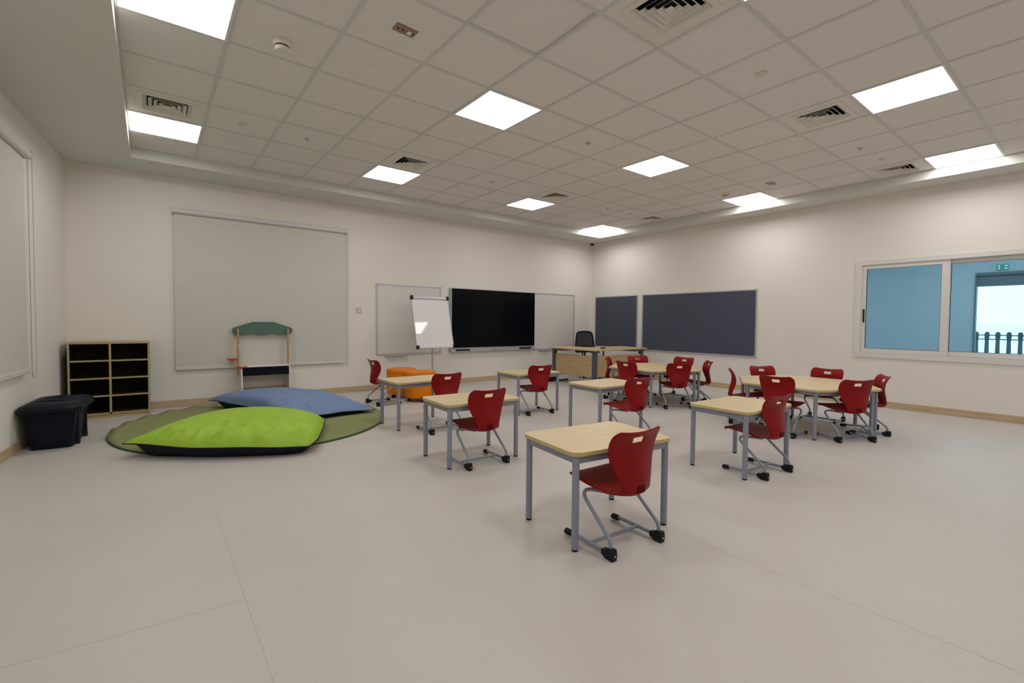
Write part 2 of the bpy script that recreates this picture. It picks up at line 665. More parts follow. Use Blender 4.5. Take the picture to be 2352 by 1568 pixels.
DL = [(-.93, 2.66, 'round cream cover disc on the ceiling left, between air vent and sprinkler'),
      (2.07, 2.66, 'round cream cover disc on the ceiling above the black screen'),
      (2.07, -.94, 'largest looking round cream cover disc, upper right of the picture centre'),
      (5.07, -.94, 'round cream cover disc on the tile next to the vent at right soffit'),
      (5.07, 2.66, 'tiny looking round cover disc next to the farthest air vent')]
for k, (x, y, lb) in enumerate(DL):
    if k == 0:
        d0 = MB(); d0.lathe([(.040, .008), (.040, -.002), (.036, -.005)], 24)
        disc0 = d0.build('cover_disc', M['ivory'], None, True)
        o = disc0
    else:
        o = disc0.copy(); COL.objects.link(o)
    o.location = (x, y, CZ)
    tag(o, lb, 'cover disc', 'round cover discs on the ceiling')
SP = [(-.33, 2.66, 'small chrome sprinkler head on the ceiling left, right of a cream disc'),
      (2.07, .86, 'small chrome sprinkler head near the ceiling centre, between two lit panels'),
      (4.47, -.90, 'small chrome sprinkler head on the ceiling at right, behind a cream disc'),
      (4.47, 2.66, 'smallest looking sprinkler head, near the back right end of the ceiling')]
for k, (x, y, lb) in enumerate(SP):
    if k == 0:
        s0 = empty('sprinkler_head', (0, 0, 0))
        mb = MB(); mb.lathe([(.036, .008), (.036, .003), (.020, .0)], 20); mb.build('escutcheon', M['alu'], s0, True)
        mb = MB(); mb.lathe([(.009, .0), (.009, -.010), (.006, -.013)], 12)
        mb.lathe([(.014, -.013), (.014, -.015)], 16); mb.build('nozzle', M['silver'], s0, True)
    o = place(s0, k > 0, (x, y, CZ), 0, lb, 'ceiling sprinklers')
    o['category'] = 'sprinkler'
for k, (x, y, lb) in enumerate([(-.33, .86, 'pale domed motion sensor on the ceiling between socket plate and sprinkler'),
                                (4.47, .86, 'pale domed motion sensor far right, near the smaller smoke detector')]):
    if k == 0:
        p0 = empty('motion_sensor', (0, 0, 0))
        mb = MB(); mb.lathe([(.050, .008), (.050, .001), (.042, -.004)], 24); mb.build('bezel', M['offwhite'], p0, True)
        mb = MB(); mb.lathe([(.034, -.004), (.032, -.014), (.022, -.024), (.008, -.028)], 20); mb.build('lens', M['whitemetal'], p0, True)
    o = place(p0, k > 0, (x, y, CZ), 0, lb, 'ceiling motion sensors')
    o['category'] = 'sensor'


def socket_plate(loc, rz, label, used):
    global sk0
    if not used:
        sk0 = empty('socket_plate', (0, 0, 0))
        mb = MB(); mb.box(-.075, .075, -.043, .043, -.008, 0); mb.build('plate', M['brass'], sk0, bevel=.002)
        for x in (-.05, .058):
            mb = MB(); mb.lathe([(.006, -.008), (.005, -.011)], 10, (x, 0, 0)); mb.build('screw', M['dark'], sk0)
        mb = MB(); mb.box(.015, .042, -.018, .018, -.014, -.008); mb.build('rocker_switch', M['white'], sk0, bevel=.002)
        mb = MB(); mb.lathe([(.008, -.008), (.008, -.0095)], 12, (-.017, 0, 0)); mb.build('indicator', M['dark'], sk0)
    o = place(sk0, used, loc, rz, label, 'bronze ceiling plates')
    o['category'] = 'socket plate'


socket_plate((-.315, .27, CZ+.0035), R(3), 'bronze ceiling plate with white switch, near the top of the picture', False)
socket_plate((5.09, .29, CZ+.0035), R(3), 'bronze ceiling plate far off at right, near the smaller smoke detector', True)

t = thing('dome_camera', 'small black security dome camera under the soffit in the far corner', 'camera', (6.27, 4.66, SZ))
mb = MB(); mb.lathe([(.052, 0), (.052, -.022), (.046, -.026)], 24); mb.build('housing', M['whitemetal'], t, True)
mb = MB(); mb.lathe([(.043, -.026), (.042, -.042), (.032, -.058), (.012, -.066)], 24); mb.build('dome', M['screen'], t, True)

# ------------------------------------------------------------------ interior window (right wall) and what lies beyond
win = MB()
a = .016
for (y0, y1, z0, z1) in ((WY0-.07+.03, WY1+.035, WZ1-.03, WZ1+.03), (WY0-.07+.03, WY1+.035, WZ0-.035, WZ0+.035)):
    win.box(XR-a, XR+.12, y0, y1, z0, z1)
for (y0, y1) in ((WY1-.04, WY1+.035), (WY0-.04, WY0+.035)):
    win.box(XR-a, XR+.12, y0, y1, WZ0+.035, WZ1-.03)
window = win.build('window_1', M['whitemetal'], kind='structure', bevel=.003)


def sash(y0, y1, z0, z1, x, left, right, top, bot):
    mb = MB()
    mb.box(x, x+.035, y0, y1, z1-top, z1)
    mb.box(x, x+.035, y0, y1, z0, z0+bot)
    mb.box(x, x+.035, y1-left, y1, z0+bot, z1-top)
    mb.box(x, x+.035, y0, y0+right, z0+bot, z1-top)
    o = mb.build('sash', M['whitemetal'], window, bevel=.003)
    mb = MB(); g = .004
    for (a0, a1, b0, b1) in ((y0+right, y1-left, z1-top-g, z1-top), (y0+right, y1-left, z0+bot, z0+bot+g), (y0+right, y0+right+g, z0+bot, z1-top), (y1-left-g, y1-left, z0+bot, z1-top)):
        mb.box(x+.010, x+.025, a0, a1, b0, b1)
    mb.build('gasket', M['dark'], o)
    mb = MB(); mb.box(x+.015, x+.019, y0+right, y1-left, z0+bot, z1-top); mb.build('pane', M['glass'], o)
    return o


s1 = sash(-1.345, -.41, WZ0+.035, WZ1-.03, XR+.002, .053, .082, .055, .06)
mb = MB(); mb.box(XR-.006, XR+.003, -.452, -.432, 1.185, 1.372); mb.build('sash_handle', M['black'], s1, bevel=.002)
tag(s1.children[-1], 'black recessed pull on the window sash')
s2 = sash(-2.235, -1.27, WZ0+.035, WZ1-.03, XR+.045, .075, .053, .055, .06)

# hall beyond the window
HX = 10.0
mb = MB(); mb.box(XR+.2, HX+.15, -8, 6, -.12, 0); mb.build('floor_hall', M['hallfloor'], kind='structure')
mb = MB(); mb.box(XR+.2, HX+.15, -8, 6, 3.0, 3.1); mb.build('ceiling_hall', M['hallwall'], kind='structure')
mb = MB()
DY1, DY0, DZ = -1.09, -3.0, 2.09
mb.box(HX, HX+.15, DY1, 6, 0, 3.0)
mb.box(HX, HX+.15, -8, DY0, 0, 3.0)
mb.box(HX, HX+.15, DY0, DY1, DZ, 3.0)
mb.build('wall_hall', M['hallwall'], kind='structure')
mb = MB(); mb.box(XR+.2, HX+.15, 6, 6.15, 0, 3.0); mb.box(XR+.2, HX+.15, -8.15, -8, 0, 3.0)
mb.build('wall_hall_end', M['hallwall'], kind='structure')
mb = MB()
mb.box(HX-.02, HX+.12, DY1-.022, DY1, 0, DZ)
mb.box(HX-.02, HX+.12, DY0, DY0+.022, 0, DZ)
mb.box(HX-.02, HX+.12, DY0+.022, DY1-.022, DZ-.05, DZ)
door = mb.build('door_1', M['doorframe'], kind='structure')
mb = MB(); mb.box(HX+.03, HX+.07, DY0+.022, DY1-.022, 1.85, DZ-.05); mb.build('transom_panel', M['doorframe'], door)
mb = MB(); mb.box(HX+.03, HX+.07, -2.07, -2.01, 0, 1.85); mb.build('door_stile', M['outwall'], door)
mb = MB(); mb.box(HX+.045, HX+.051, DY0+.022, -2.07, 0, 1.85); mb.box(HX+.045, HX+.051, -2.01, DY1-.022, 0, 1.85)
mb.build('door_glass', M['clearglass'], door)
t = thing('exit_sign', 'small lit green exit sign above the hall door, seen through window', 'sign', (HX-.03, -1.425, 2.168))
mb = MB(); mb.box(-.012, .012, -.075, .075, -.045, .045); mb.build('sign_box', M['exit'], t, bevel=.003)
mb = MB()
T = Matrix.Translation((-.0125, 0, 0))
for z in (-.021, .021):      # arrow and running figure, doubled to draw in the glazing's reflection
    mb.prism([(-.09, -.006), (-.055, -.006), (-.055, -.017), (-.03, 0), (-.055, .017), (-.055, .006), (-.09, .006)], 0, .001,
             T=Matrix.Translation((-.0135, 0, z)) @ Matrix.Diagonal((1, .75, .85, 1)) @ Matrix(((0, 0, 1, 0), (1, 0, 0, 0), (0, 1, 0, 0), (0, 0, 0, 1))))
    mb.prism([(.03, -.018), (.045, -.006), (.04, .006), (.05, .018), (.06, .018), (.055, .006), (.075, 0), (.06, -.006), (.075, -.018), (.065, -.018), (.052, -.008), (.04, -.018)], 0, .001,
             T=Matrix.Translation((-.0135, 0, z)) @ Matrix.Diagonal((1, .75, .85, 1)) @ Matrix(((0, 0, 1, 0), (1, 0, 0, 0), (0, 1, 0, 0), (0, 0, 0, 1))))
mb.build('symbol_with_reflection', M['exitwhite'], t)
# outdoors beyond the hall door
mb = MB(); mb.box(HX+.15, 40, -30, 25, -.15, -.02); mb.build('floor_outdoor', M['paving'], kind='structure')
mb = MB(); mb.box(24, 24.3, -30, 25, -.02, 1.25); mb.build('wall_outdoor', M['outwall'], kind='structure')
t = thing('railing', 'dark outdoor railing with tapered posts, seen through hall door', 'railing', (11.4, -1.6, -.02))
for k in range(18):
    y = .95 - k*.15
    mb = MB(); mb.prism([(-.045, 0), (.045, 0), (.026, .88), (.036, 1.0), (.026, 1.045), (0, 1.06), (-.026, 1.045), (-.036, 1.0), (-.026, .88)], -.03, .03,
                        T=Matrix.Translation((0, y, 0)) @ Matrix(((0, 0, 1, 0), (1, 0, 0, 0), (0, 1, 0, 0), (0, 0, 0, 1))))
    mb.build('post', M['rail'], t)
for z, yy in ((.99, 1.05), (.91, 1.1)):
    mb = MB(); mb.box(-.045, -.03, -1.75, yy, z-.010, z+.010); mb.build('rail', M['rail'], t)

# ------------------------------------------------------------------ roller blinds
def blind(label, loc, rz, width, ztop, zbot, chain_x, chain_w, chain_z):
    """local: x along the wall (0..width), -y into the room"""
    t = thing('roller_blind', label, 'blind', loc, rz, 'roller blinds')
    mb = MB(); mb.tube([(0, -.045, ztop-.03), (width, -.045, ztop-.03)], .032, 20); mb.build('roller_tube', M['blindtube'], t, True)
    for x in (-.006, width):
        mb = MB(); mb.box(x, x+.006, -.08, 0, ztop-.068, ztop+.008); mb.build('end_bracket', M['blindtube'], t, bevel=.002)
    mb = MB(); mb.box(.012, width-.03, -.028, -.026, zbot+.02, ztop-.03); mb.build('fabric', M['blind'], t)
    mb = MB(); mb.box(.012, width-.03, -.034, -.020, zbot, zbot+.042); mb.build('bottom_bar', M['blindbar'], t, bevel=.004)
    mb = MB()
    x0, x1 = chain_x, chain_x + chain_w
    xm = (x0+x1)/2
    pts = [(x0, -.045, ztop-.03), (x0, -.045, chain_z+.05)]
    for k in range(1, 8):
        an = PI + PI*k/8
        pts.append((xm + chain_w/2*math.cos(an), -.045, chain_z+.05+.05*math.sin(an)))
    pts += [(x1, -.045, chain_z+.05), (x1, -.045, ztop-.03)]
    mb.tube(pts, .0032, 6); mb.build('pull_chain', M['silver'], t, True)
    return t


blind('wide cream roller blind lowered on the back wall behind the toy stand', (-1.435, YB, 0), 0, 2.20, 2.56, .475, 2.208, .02, .43)
# the left wall: local x runs from the far end towards the camera
bl = blind('cream roller blind on the left wall with a long looped pull chain', (lwx(.9), .9, 0), PI/2 - LA, 2.39, 2.615, .645, 2.395, .13, .595)

# wall socket between blind and whiteboard
t = thing('wall_switch', 'ivory wall switch plate between roller blind and left whiteboard', 'switch', (.98, YB, 1.312))
mb = MB(); mb.box(-.045, .045, -.009, 0, -.045, .045); mb.build('plate', M['ivory'], t, bevel=.003)
mb = MB(); mb.box(-.014, .014, -.013, -.009, -.022, .022); mb.build('rocker', M['offwhite'], t, bevel=.002)

# ------------------------------------------------------------------ boards
def board(name, label, cat, loc, rz, wd, z0, z1, fm, fr, depth=.018, tray=False, group=None, cap=None):
    """local x along wall 0..wd, -y into the room"""
    t = thing(name, label, cat, loc, rz, group)
    mb = MB(); mb.box(fr*.6, wd-fr*.6, -depth*.7, 0, z0+fr*.6, z1-fr*.6); mb.build('panel', fm, t)
    for (x0, x1, a, c) in ((0, wd, z0, z0+fr), (0, wd, z1-fr, z1), (0, fr, z0+fr, z1-fr), (wd-fr, wd, z0+fr, z1-fr)):
        mb = MB(); mb.box(x0, x1, -depth, 0, a, c); mb.build('frame_rail', M['alu'], t, bevel=.003)
    for x, sx in ((0, 1), (wd, -1)):
        for z, sz in ((z0, 1), (z1, -1)):
            mb = MB()
            q = fr*1.7
            poly = [(x-.001*sx, z-.001*sz), (x+q*sx, z-.001*sz), (x+q*.8*sx, z+q*.8*sz), (x-.001*sx, z+q*sz)]
            mb.prism(poly, 0, depth+.002, T=Matrix(((1, 0, 0, 0), (0, 0, -1, 0), (0, 1, 0, 0), (0, 0, 0, 1))))
            mb.build('corner_cap', cap or M['silver'], t, bevel=.002)
    if tray:
        mb = MB(); mb.box(wd*.12, wd*.45, -.065, 0, z0-.014, z0+.002); mb.build('pen_tray', M['alu'], t, bevel=.003)
    return t


board('whiteboard', 'wall whiteboard in aluminium frame left of the screen, behind the flipchart', 'whiteboard', (1.265, YB, 0), 0, 1.205, .573, 1.758, M['wboard'], .026, tray=True, group='wall whiteboards')
board('whiteboard', 'wall whiteboard in aluminium frame between the black screen and the corner', 'whiteboard', (4.65, YB, 0), 0, 1.195, .563, 1.760, M['wboard'], .026, tray=True, group='wall whiteboards')
board('pin_board', 'narrower blue grey felt pinboard nearest the room corner', 'pinboard', (XR, 4.67, 0), -PI/2, 1.19, .592, 1.738, M['felt'], .026, group='felt pinboards')
board('pin_board', 'wide blue grey felt pinboard on the right wall', 'pinboard', (XR, 3.37, 0), -PI/2, 2.33, .575, 1.738, M['felt'], .026, group='felt pinboards')

# interactive screen
t = thing('display_screen', 'large black interactive display screen with silver surround on the back wall', 'screen', (2.645, YB-.012, 0))
W_ = 1.985
mb = MB(); mb.box(.6, 1.4, .0, .011, .9, 1.4); mb.build('wall_bracket', M['black'], t)
mb = MB(); mb.box(.0, W_, -.065, 0, .580, 1.757); mb.build('housing', M['silver'], t, bevel=.006)
mb = MB(); mb.box(.012, W_-.012, -.079, -.070, .664, 1.742); mb.build('glass_front', M['screen'], t, bevel=.002)
for x in (.10, W_-.40):
    mb = MB(); mb.box(x, x+.30, -.078, -.070, .604, .632); mb.build('speaker_grille', M['black'], t, bevel=.002)
mb = MB(); mb.box(W_/2-.10, W_/2+.13, -.0775, -.070, .612, .626); mb.build('port_panel', M['alu'], t, bevel=.002)
mb = MB(); mb.lathe([(.009, 0), (.008, .003)], 12, T=Matrix.Translation((W_/2-.02, -.0775, .619)) @ Matrix.Rotation(PI/2, 4, 'X')); mb.build('power_button', M['black'], t)

# ------------------------------------------------------------------ flipchart easel
t = thing('flipchart_easel', 'tilted white flipchart board on a grey pole stand before the whiteboard', 'flipchart', (2.03, 4.27, 0), R(-2.2))
TB = Matrix.Translation((0, -.12, .70)) @ Matrix.Rotation(R(-16.2), 4, 'X')      # board plane: local z up the board
bw, bh = .335, .895


def boxT(name, x0, x1, y0, y1, z0, z1, m_, par, bevel=.003):
    mb = MB(); mb.box(x0, x1, y0, y1, z0, z1, T=TB); return mb.build(name, m_, par, bevel=bevel)


boxT('board', -bw+.012, bw-.012, -.012, .012, .03, bh-.03, M['fboard'], t)
boxT('paper_clamp', -bw+.03, bw-.03, -.030, .016, bh-.055, bh-.012, M['alu'], t, .006)
for s in (-1, 1):
    boxT('clamp_end', s*(bw-.012)-.022, s*(bw-.012)+.022, -.034, .018, bh-.066, bh, M['black'], t, .006)
    boxT('side_rail', s*(bw-.006)-.006, s*(bw-.006)+.006, -.015, .015, .05, bh-.06, M['alu'], t)
    boxT('corner_cap', s*(bw-.022)-.026, s*(bw-.022)+.026, -.030, .016, -.006, .05, M['black'], t, .008)
boxT('pen_tray', -bw+.035, bw-.035, -.048, .014, -.004, .040, M['whitemetal'], t, .006)
mb = MB(); mb.tube([(0, 0, .05), (0, 0, .86)], .0165, 14); mb.build('pole', M['alu'], t, True)
mb = MB(); mb.box(-.05, .05, -.075, .02, .82, .90); mb.build('tilt_bracket', M['black'], t, bevel=.004)
for k in range(5):
    an = 2*PI*k/5 + .3
    mb = MB(); mb.tube([(0, 0, .075), (.30*math.cos(an), .30*math.sin(an), .055)], [.018, .012], 8); lg = mb.build('base_leg', M['alu'], t, True)
    mb = MB(); mb.lathe([(.024, -.012), (.024, .012)], 16, T=Matrix.Translation((.30*math.cos(an), .30*math.sin(an), .0245)) @ Matrix.Rotation(an+PI/2, 4, 'Z') @ Matrix.Rotation(PI/2, 4, 'X'))
    mb.build('caster', M['black'], lg, True)

# ------------------------------------------------------------------ single desks
TH = .503


def leg_part(t, x, y, top, name='leg'):
    mb = MB(); mb.tube([(x, y, .011), (x, y, top)], .0185, 16); lg = mb.build(name, M['grey'], t, True)
    mb = MB(); mb.lathe([(.0145, 0), (.0165, .003), (.0165, .010), (.0155, .012)], 14, (x, y, 0)); mb.build('foot_glide', M['black'], lg, True)


def make_desk():
    t = empty('school_desk', (0, 0, 0))
    mb = MB(); mb.prism(rrect(-.352, .352, -.25, .25, .055, 6), TH-.022, TH, 0, 1)
    mb.build('tabletop', [M['maple'], M['maple_edge']], t, bevel=.003)
    lx, ly = .317, .215
    z0, z1 = TH-.062, TH-.022
    for (x0, x1, y0, y1) in ((-lx, lx, -ly-.011, -ly+.011), (-lx, lx, ly-.011, ly+.011), (-lx-.011, -lx+.011, -ly, ly), (lx-.011, lx+.011, -ly, ly)):
        mb = MB(); mb.box(x0, x1, y0, y1, z0, z1); mb.build('apron_rail', M['grey'], t, bevel=.002)
    for sx in (-1, 1):
        for sy in (-1, 1):
            leg_part(t, sx*lx, sy*ly, TH-.022)
    return t


desk0 = make_desk()
DK = [(.334, -.878, -7.4, 'single maple topped desk nearest the camera, grey steel legs'),
      (.468, .654, -2.2, 'single maple desk at left, second nearest, just right of the green beanbag'),
      (.673, 2.087, .6, 'single maple desk standing before the orange stools and rug edge'),
      (2.208, 1.992, -1.8, 'single maple desk farthest back in the middle row, in front of teacher desk'),
      (2.198, .667, -2.0, 'single maple desk in the middle row, between nearest desk and first hexagonal table'),
      (2.093, -.833, -2.4, 'single maple desk at right, in front of the nearer hexagonal table')]
for k, (x, y, a, lb) in enumerate(DK):
    o = place(desk0, k > 0, (x, y, 0), R(a), lb, 'single school desks')
    o['category'] = 'desk'

# ------------------------------------------------------------------ trapezoid tables, two to a hexagon
HR = .735


def make_trap():
    """left half: long side on x=0 from (0,-HR) to (0,HR)"""
    t = empty('trapezoid_table', (0, 0, 0))
    c30 = math.cos(R(30))
    g = .002
    poly = [(-g, -HR+.01), (-g, HR-.01), (-HR*c30, HR*.5), (-HR*c30, -HR*.5)]
    mb = MB(); mb.prism(round_poly(poly, .03, 4), TH-.022, TH, 0, 1)
    mb.build('tabletop', [M['maple'], M['maple_edge']], t, bevel=.003)
    L = [(-.052, -HR+.085), (-.052, HR-.085), (-HR*c30+.05, HR*.5-.035), (-HR*c30+.05, -HR*.5+.035)]
    for k in range(4):
        a, c = Vector(L[k]), Vector(L[(k+1) % 4])
        d = (c-a).normalized()
        nn = Vector((-d.y, d.x))*.011
        mb = MB(); mb.prism([tuple(a-nn), tuple(c-nn), tuple(c+nn), tuple(a+nn)], TH-.062, TH-.022); mb.build('apron_rail', M['grey'], t, bevel=.002)
    for p in L:
        leg_part(t, p[0], p[1], TH-.022)
    return t


trap0 = make_trap()
CA, CB = (4.26, 1.49), (4.11, -.54)
TR = [(CA, 0, 'left half of the farther hexagonal maple table, near the teacher desk'),
      (CA, 180, 'right half of the farther hexagonal maple table, towards the pinboards'),
      (CB, 0, 'left half of the nearer hexagonal maple table, at right of the room'),
      (CB, 180, 'right half of the nearer hexagonal maple table, towards the interior window')]
for k, (c, a, lb) in enumerate(TR):
    o = place(trap0, k > 0, (c[0], c[1], 0), R(a), lb, 'trapezoid tables')
    o['category'] = 'table'

# ------------------------------------------------------------------ red school chairs
def catmull(pts, n):
    """evenly parametrised catmull-rom, keeps the control rows"""
    out = []
    P_ = [pts[0]] + list(pts) + [pts[-1]]
    for i in range(1, len(P_)-2):
        p0, p1, p2, p3 = (Vector(q) for q in P_[i-1:i+3])
        for k in range(n):
            s = k/n
            out.append(.5*((2*p1) + (p2-p0)*s + (2*p0-5*p1+4*p2-p3)*s*s + (3*p1-p0-3*p2+p3)*s**3))
    out.append(Vector(pts[-1]))
    return out


def chair_shell():
    # (forward, up, half width, wrap of the edges along the surface normal)
    prof = [(.368, .300), (.366, .314), (.350, .324), (.315, .325), (.265, .319), (.205, .309), (.145, .298), (.095, .287),
            (.055, .279), (.022, .279), (.000, .290), (-.012, .312), (-.014, .345), (-.008, .385), (.003, .425), (.013, .465),
            (.017, .500), (.015, .530), (.0115, .548), (.0095, .553), (.0035, .572), (.001, .577), (-.006, .590), (-.015, .600), (-.022, .605)]
    half = [.112, .130, .150, .166, .174, .176, .170, .155, .132, .112, .100, .098, .104, .118, .138, .156,
            .168, .173, .1735, .1735, .172, .171, .164, .152, .136]
    wrap = [.0, .001, .003, .006, .010, .013, .016, .018, .020, .022, .024, .027, .030, .034, .037, .037,
            .034, .029, .026, .025, .022, .021, .018, .016, .014]
    rows = [(p[0], p[1], hh, ww) for p, hh, ww in zip(prof, half, wrap)]
    us = [-1, -.95, -.84, -.64, -.42, -.205, -.165, 0, .165, .205, .42, .64, .84, .95, 1]
    mb = MB()
    vs, fs = [], []
    N = len(rows)
    for i, (d, z, hw, wr) in enumerate(rows):
        a = rows[max(i-1, 0)]; c = rows[min(i+1, N-1)]
        tx, tz = c[0]-a[0], c[1]-a[1]
        ln = math.hypot(tx, tz)
        nd, nz = tz/ln, -tx/ln            # normal towards the sitter (up on the seat, forward on the back)
        for u in us:
            off = wr*abs(u)**2.0
            vs.append((u*hw, d + nd*off, z + nz*off))
    C_ = len(us)
    for i in range(N-1):
        for j in range(C_-1):
            if i in (18, 19, 20) and j in (5, 6, 7, 8):   # hand hole
                continue
            fs.append((i*C_+j, i*C_+j+1, (i+1)*C_+j+1, (i+1)*C_+j))
    mb.add(vs, fs)
    return mb


def make_chair():
    t = empty('school_chair', (0, 0, 0))
    sh = chair_shell().build('seat_shell', M['red'], t, True)
    sd = sh.modifiers.new('thick', 'SOLIDIFY'); sd.thickness = .012; sd.offset = 0
    sb = sh.modifiers.new('smooth', 'SUBSURF'); sb.levels = 1; sb.render_levels = 2
    sh.data.set_sharp_from_angle(angle=R(179))
    mb = MB(); mb.box(-.025, .025, -.0215, -.014, .300, .340); mb.build('recess_shade_plate', M['recess_shade'], t, bevel=.003)  # slightly proud plate; its dark colour paints the shade of a recess
    for s in (-1, 1):
        x = .178*s
        pts = smooth_path([(x, .012, .024), (x, .012, .090), (x*.97, .250, .284), (x*.38, .09, .276)], .088, 9)
        mb = MB(); mb.tube(pts, .0095, 10); mb.build('frame_tube', M['grey'], t, True)
        mb = MB(); mb.tube([(x, .0, .027), (x, .325, .027)], .0105, 10); mb.build('runner', M['grey'], t, True)
        mb = MB()
        prof = [(-.014, .0), (.030, .0), (.062, .016), (.062, .040), (.030, .044), (.026, .056), (-.014, .058), (-.018, .030)]
        mb.prism(prof, -.0165, .0165, T=Matrix.Translation((x, 0, 0)) @ Matrix(((0, 0, 1, 0), (1, 0, 0, 0), (0, 1, 0, 0), (0, 0, 0, 1))))
        ft = mb.build('rear_foot', M['black'], t, bevel=.004)
        mb = MB(); mb.lathe([(.0055, 0), (.005, .003)], 10, T=Matrix.Translation((x, -.0155, .026)) @ Matrix.Rotation(PI/2, 4, 'X')); mb.build('yellow_marker', M['yellow'], ft)
        mb = MB(); mb.tube([(x, .285, .025), (x, .292, .023), (x, .335, .021), (x, .340, .022)], [.0135, .0165, .0165, .012], 12); mb.build('front_foot_cap', M['black'], t, True)
    mb = MB(); mb.tube([(-.178, .155, .027), (.178, .155, .027)], .0095, 10); mb.build('crossbar', M['grey'], t, True)
    mb = MB(); mb.box(-.115, .115, .10, .17, .276, .286); mb.build('seat_mount', M['grey'], t, bevel=.004)
    return t


chair0 = make_chair()


def hexpos(c, phi, r=.715, dr=0.0):
    a = R(phi)
    return (c[0] + r*math.cos(a), c[1] + r*math.sin(a), phi + 90 + dr)   # facing the centre


CH = [(.245, -1.238, -3.4, 'red plastic school chair nearest the camera, at the nearest desk'),
      (.428, .325, -1.2, 'red chair at the second nearest desk on the left, right of the green beanbag'),
      (.735, 1.50, 0.0, 'red chair half hidden behind a desk, with the orange stools behind it'),
      (.705, 3.50, -88, 'red chair seen sideways at far left, between rug and orange stools'),
      (2.145, 1.66, -6.5, 'red chair at the single desk in front of the teacher desk'),
      (2.094, .150, -4.0, 'red chair at the middle row desk behind the nearest desk'),
      (2.055, -1.15, -3.6, 'red chair at the right hand single desk before the nearer hexagonal table'),
      (*hexpos(CA, 240, .715, -3), 'red chair on the near right side of the farther hexagonal table, back to camera'),
      (*hexpos(CA, 300, .725, 14), 'red chair at the right end of the farther hexagonal table, seen in profile'),
      (*hexpos(CA, 0, .74), 'red chair behind the farther hexagonal table under the wide pinboard, mostly hidden'),
      (*hexpos(CA, 60), 'red chair behind the farther hexagonal table facing the camera, before the teacher desk panel'),
      (*hexpos(CA, 120, .73), 'red chair at the far left of the farther hexagonal table, beside the teacher desk leg'),
      (*hexpos(CA, 180, .72), 'red chair at the left side of the farther hexagonal table, turned to the right'),
      (*hexpos(CB, 240, .715, -3), 'red chair on the near side of the nearer hexagonal table, back to camera'),
      (*hexpos(CB, 300, .74, 0), 'rightmost red chair, at the right end of the nearer hexagonal table'),
      (*hexpos(CB, 0, .72), 'red chair behind the nearer hexagonal table facing left, under the window side wall'),
      (*hexpos(CB, 60, .72), 'red chair at the back left of the nearer hexagonal table, facing the camera'),
      (*hexpos(CB, 120, .74), 'red chair in profile left of the nearer hexagonal table, back to the far table'),
      (*hexpos(CB, 180, .70), 'red chair at near left of the nearer hexagonal table, behind the right single desk')]
for k, (x, y, a, lb) in enumerate(CH):
    o = place(chair0, k > 0, (x, y, 0), R(a), lb, 'red school chairs')
    o['category'] = 'chair'

# ------------------------------------------------------------------ teacher's desk
t = thing('teacher_desk', 'L shaped oak teacher desk with dark steel legs in the far corner', 'desk', (4.46, 2.88, 0))
DH = .668
poly = [(0, 0), (1.49, 0), (1.55, .72), (.66, .72), (.56, .82), (.56, 1.19), (-.03, 1.19)]
mb = MB(); mb.prism(round_poly(poly, .02, 3), DH-.025, DH, 0, 1); mb.build('desktop', [M['oak_top'], M['maple_edge']], t, bevel=.003)
for (x, y) in ((.075, .075), (1.40, .09), (.055, 1.09)):
    mb = MB(); mb.box(x-.035, x+.035, y-.035, y+.035, .0, DH-.025); mb.build('leg', M['desk_metal'], t, bevel=.006)
mb = MB(); mb.box(.11, 1.365, .07, .088, .17, DH-.115); mb.build('modesty_panel', M['oak'], t, bevel=.002)
mb = MB(); mb.box(.045, .063, .115, 1.05, .17, DH-.115); mb.build('modesty_panel', M['oak'], t, bevel=.002)
for (x0, x1, y0, y1) in ((1.12, 1.44, .03, .60), (.03, .50, .92, 1.13), (.02, .14, .02, .14)):
    mb = MB(); mb.box(x0, x1, y0, y1, DH-.060, DH-.025); mb.build('support_beam', M['desk_metal'], t, bevel=.004)
mb = MB(); mb.box(.02, .42, 1.075, 1.105, .0, .035); mb.build('foot_bar', M['desk_metal'], t, bevel=.004)
mb = MB(); mb.box(1.385, 1.415, .06, .62, .0, .035); mb.build('foot_bar', M['desk_metal'], t, bevel=.004)
mb = MB(); mb.box(-.10, .07, 1.045, 1.135, .035, .10); mb.build('leg_foot', M['black'], t, bevel=.01)
mb = MB(); mb.lathe([(.034, -.02), (.034, .02)], 16, T=Matrix.Translation((-.06, 1.09, .035)) @ Matrix.Rotation(PI/2, 4, 'Y')); mb.build('caster', M['black'], t, True)
t = thing('desk_cable', 'black cable plug lying on the teacher desk top', 'cable', (5.0, 3.05, DH))
mb = MB(); mb.box(-.12, -.02, .05, .085, 0, .022); mb.build('plug', M['black'], t, bevel=.004)
mb = MB(); mb.tube(smooth_path([(-.02, .067, .006), (.10, .05, .005), (.22, -.02, .005), (.34, -.06, .005)], .08, 5), .0045, 8); mb.build('cord', M['silver'], t, True)

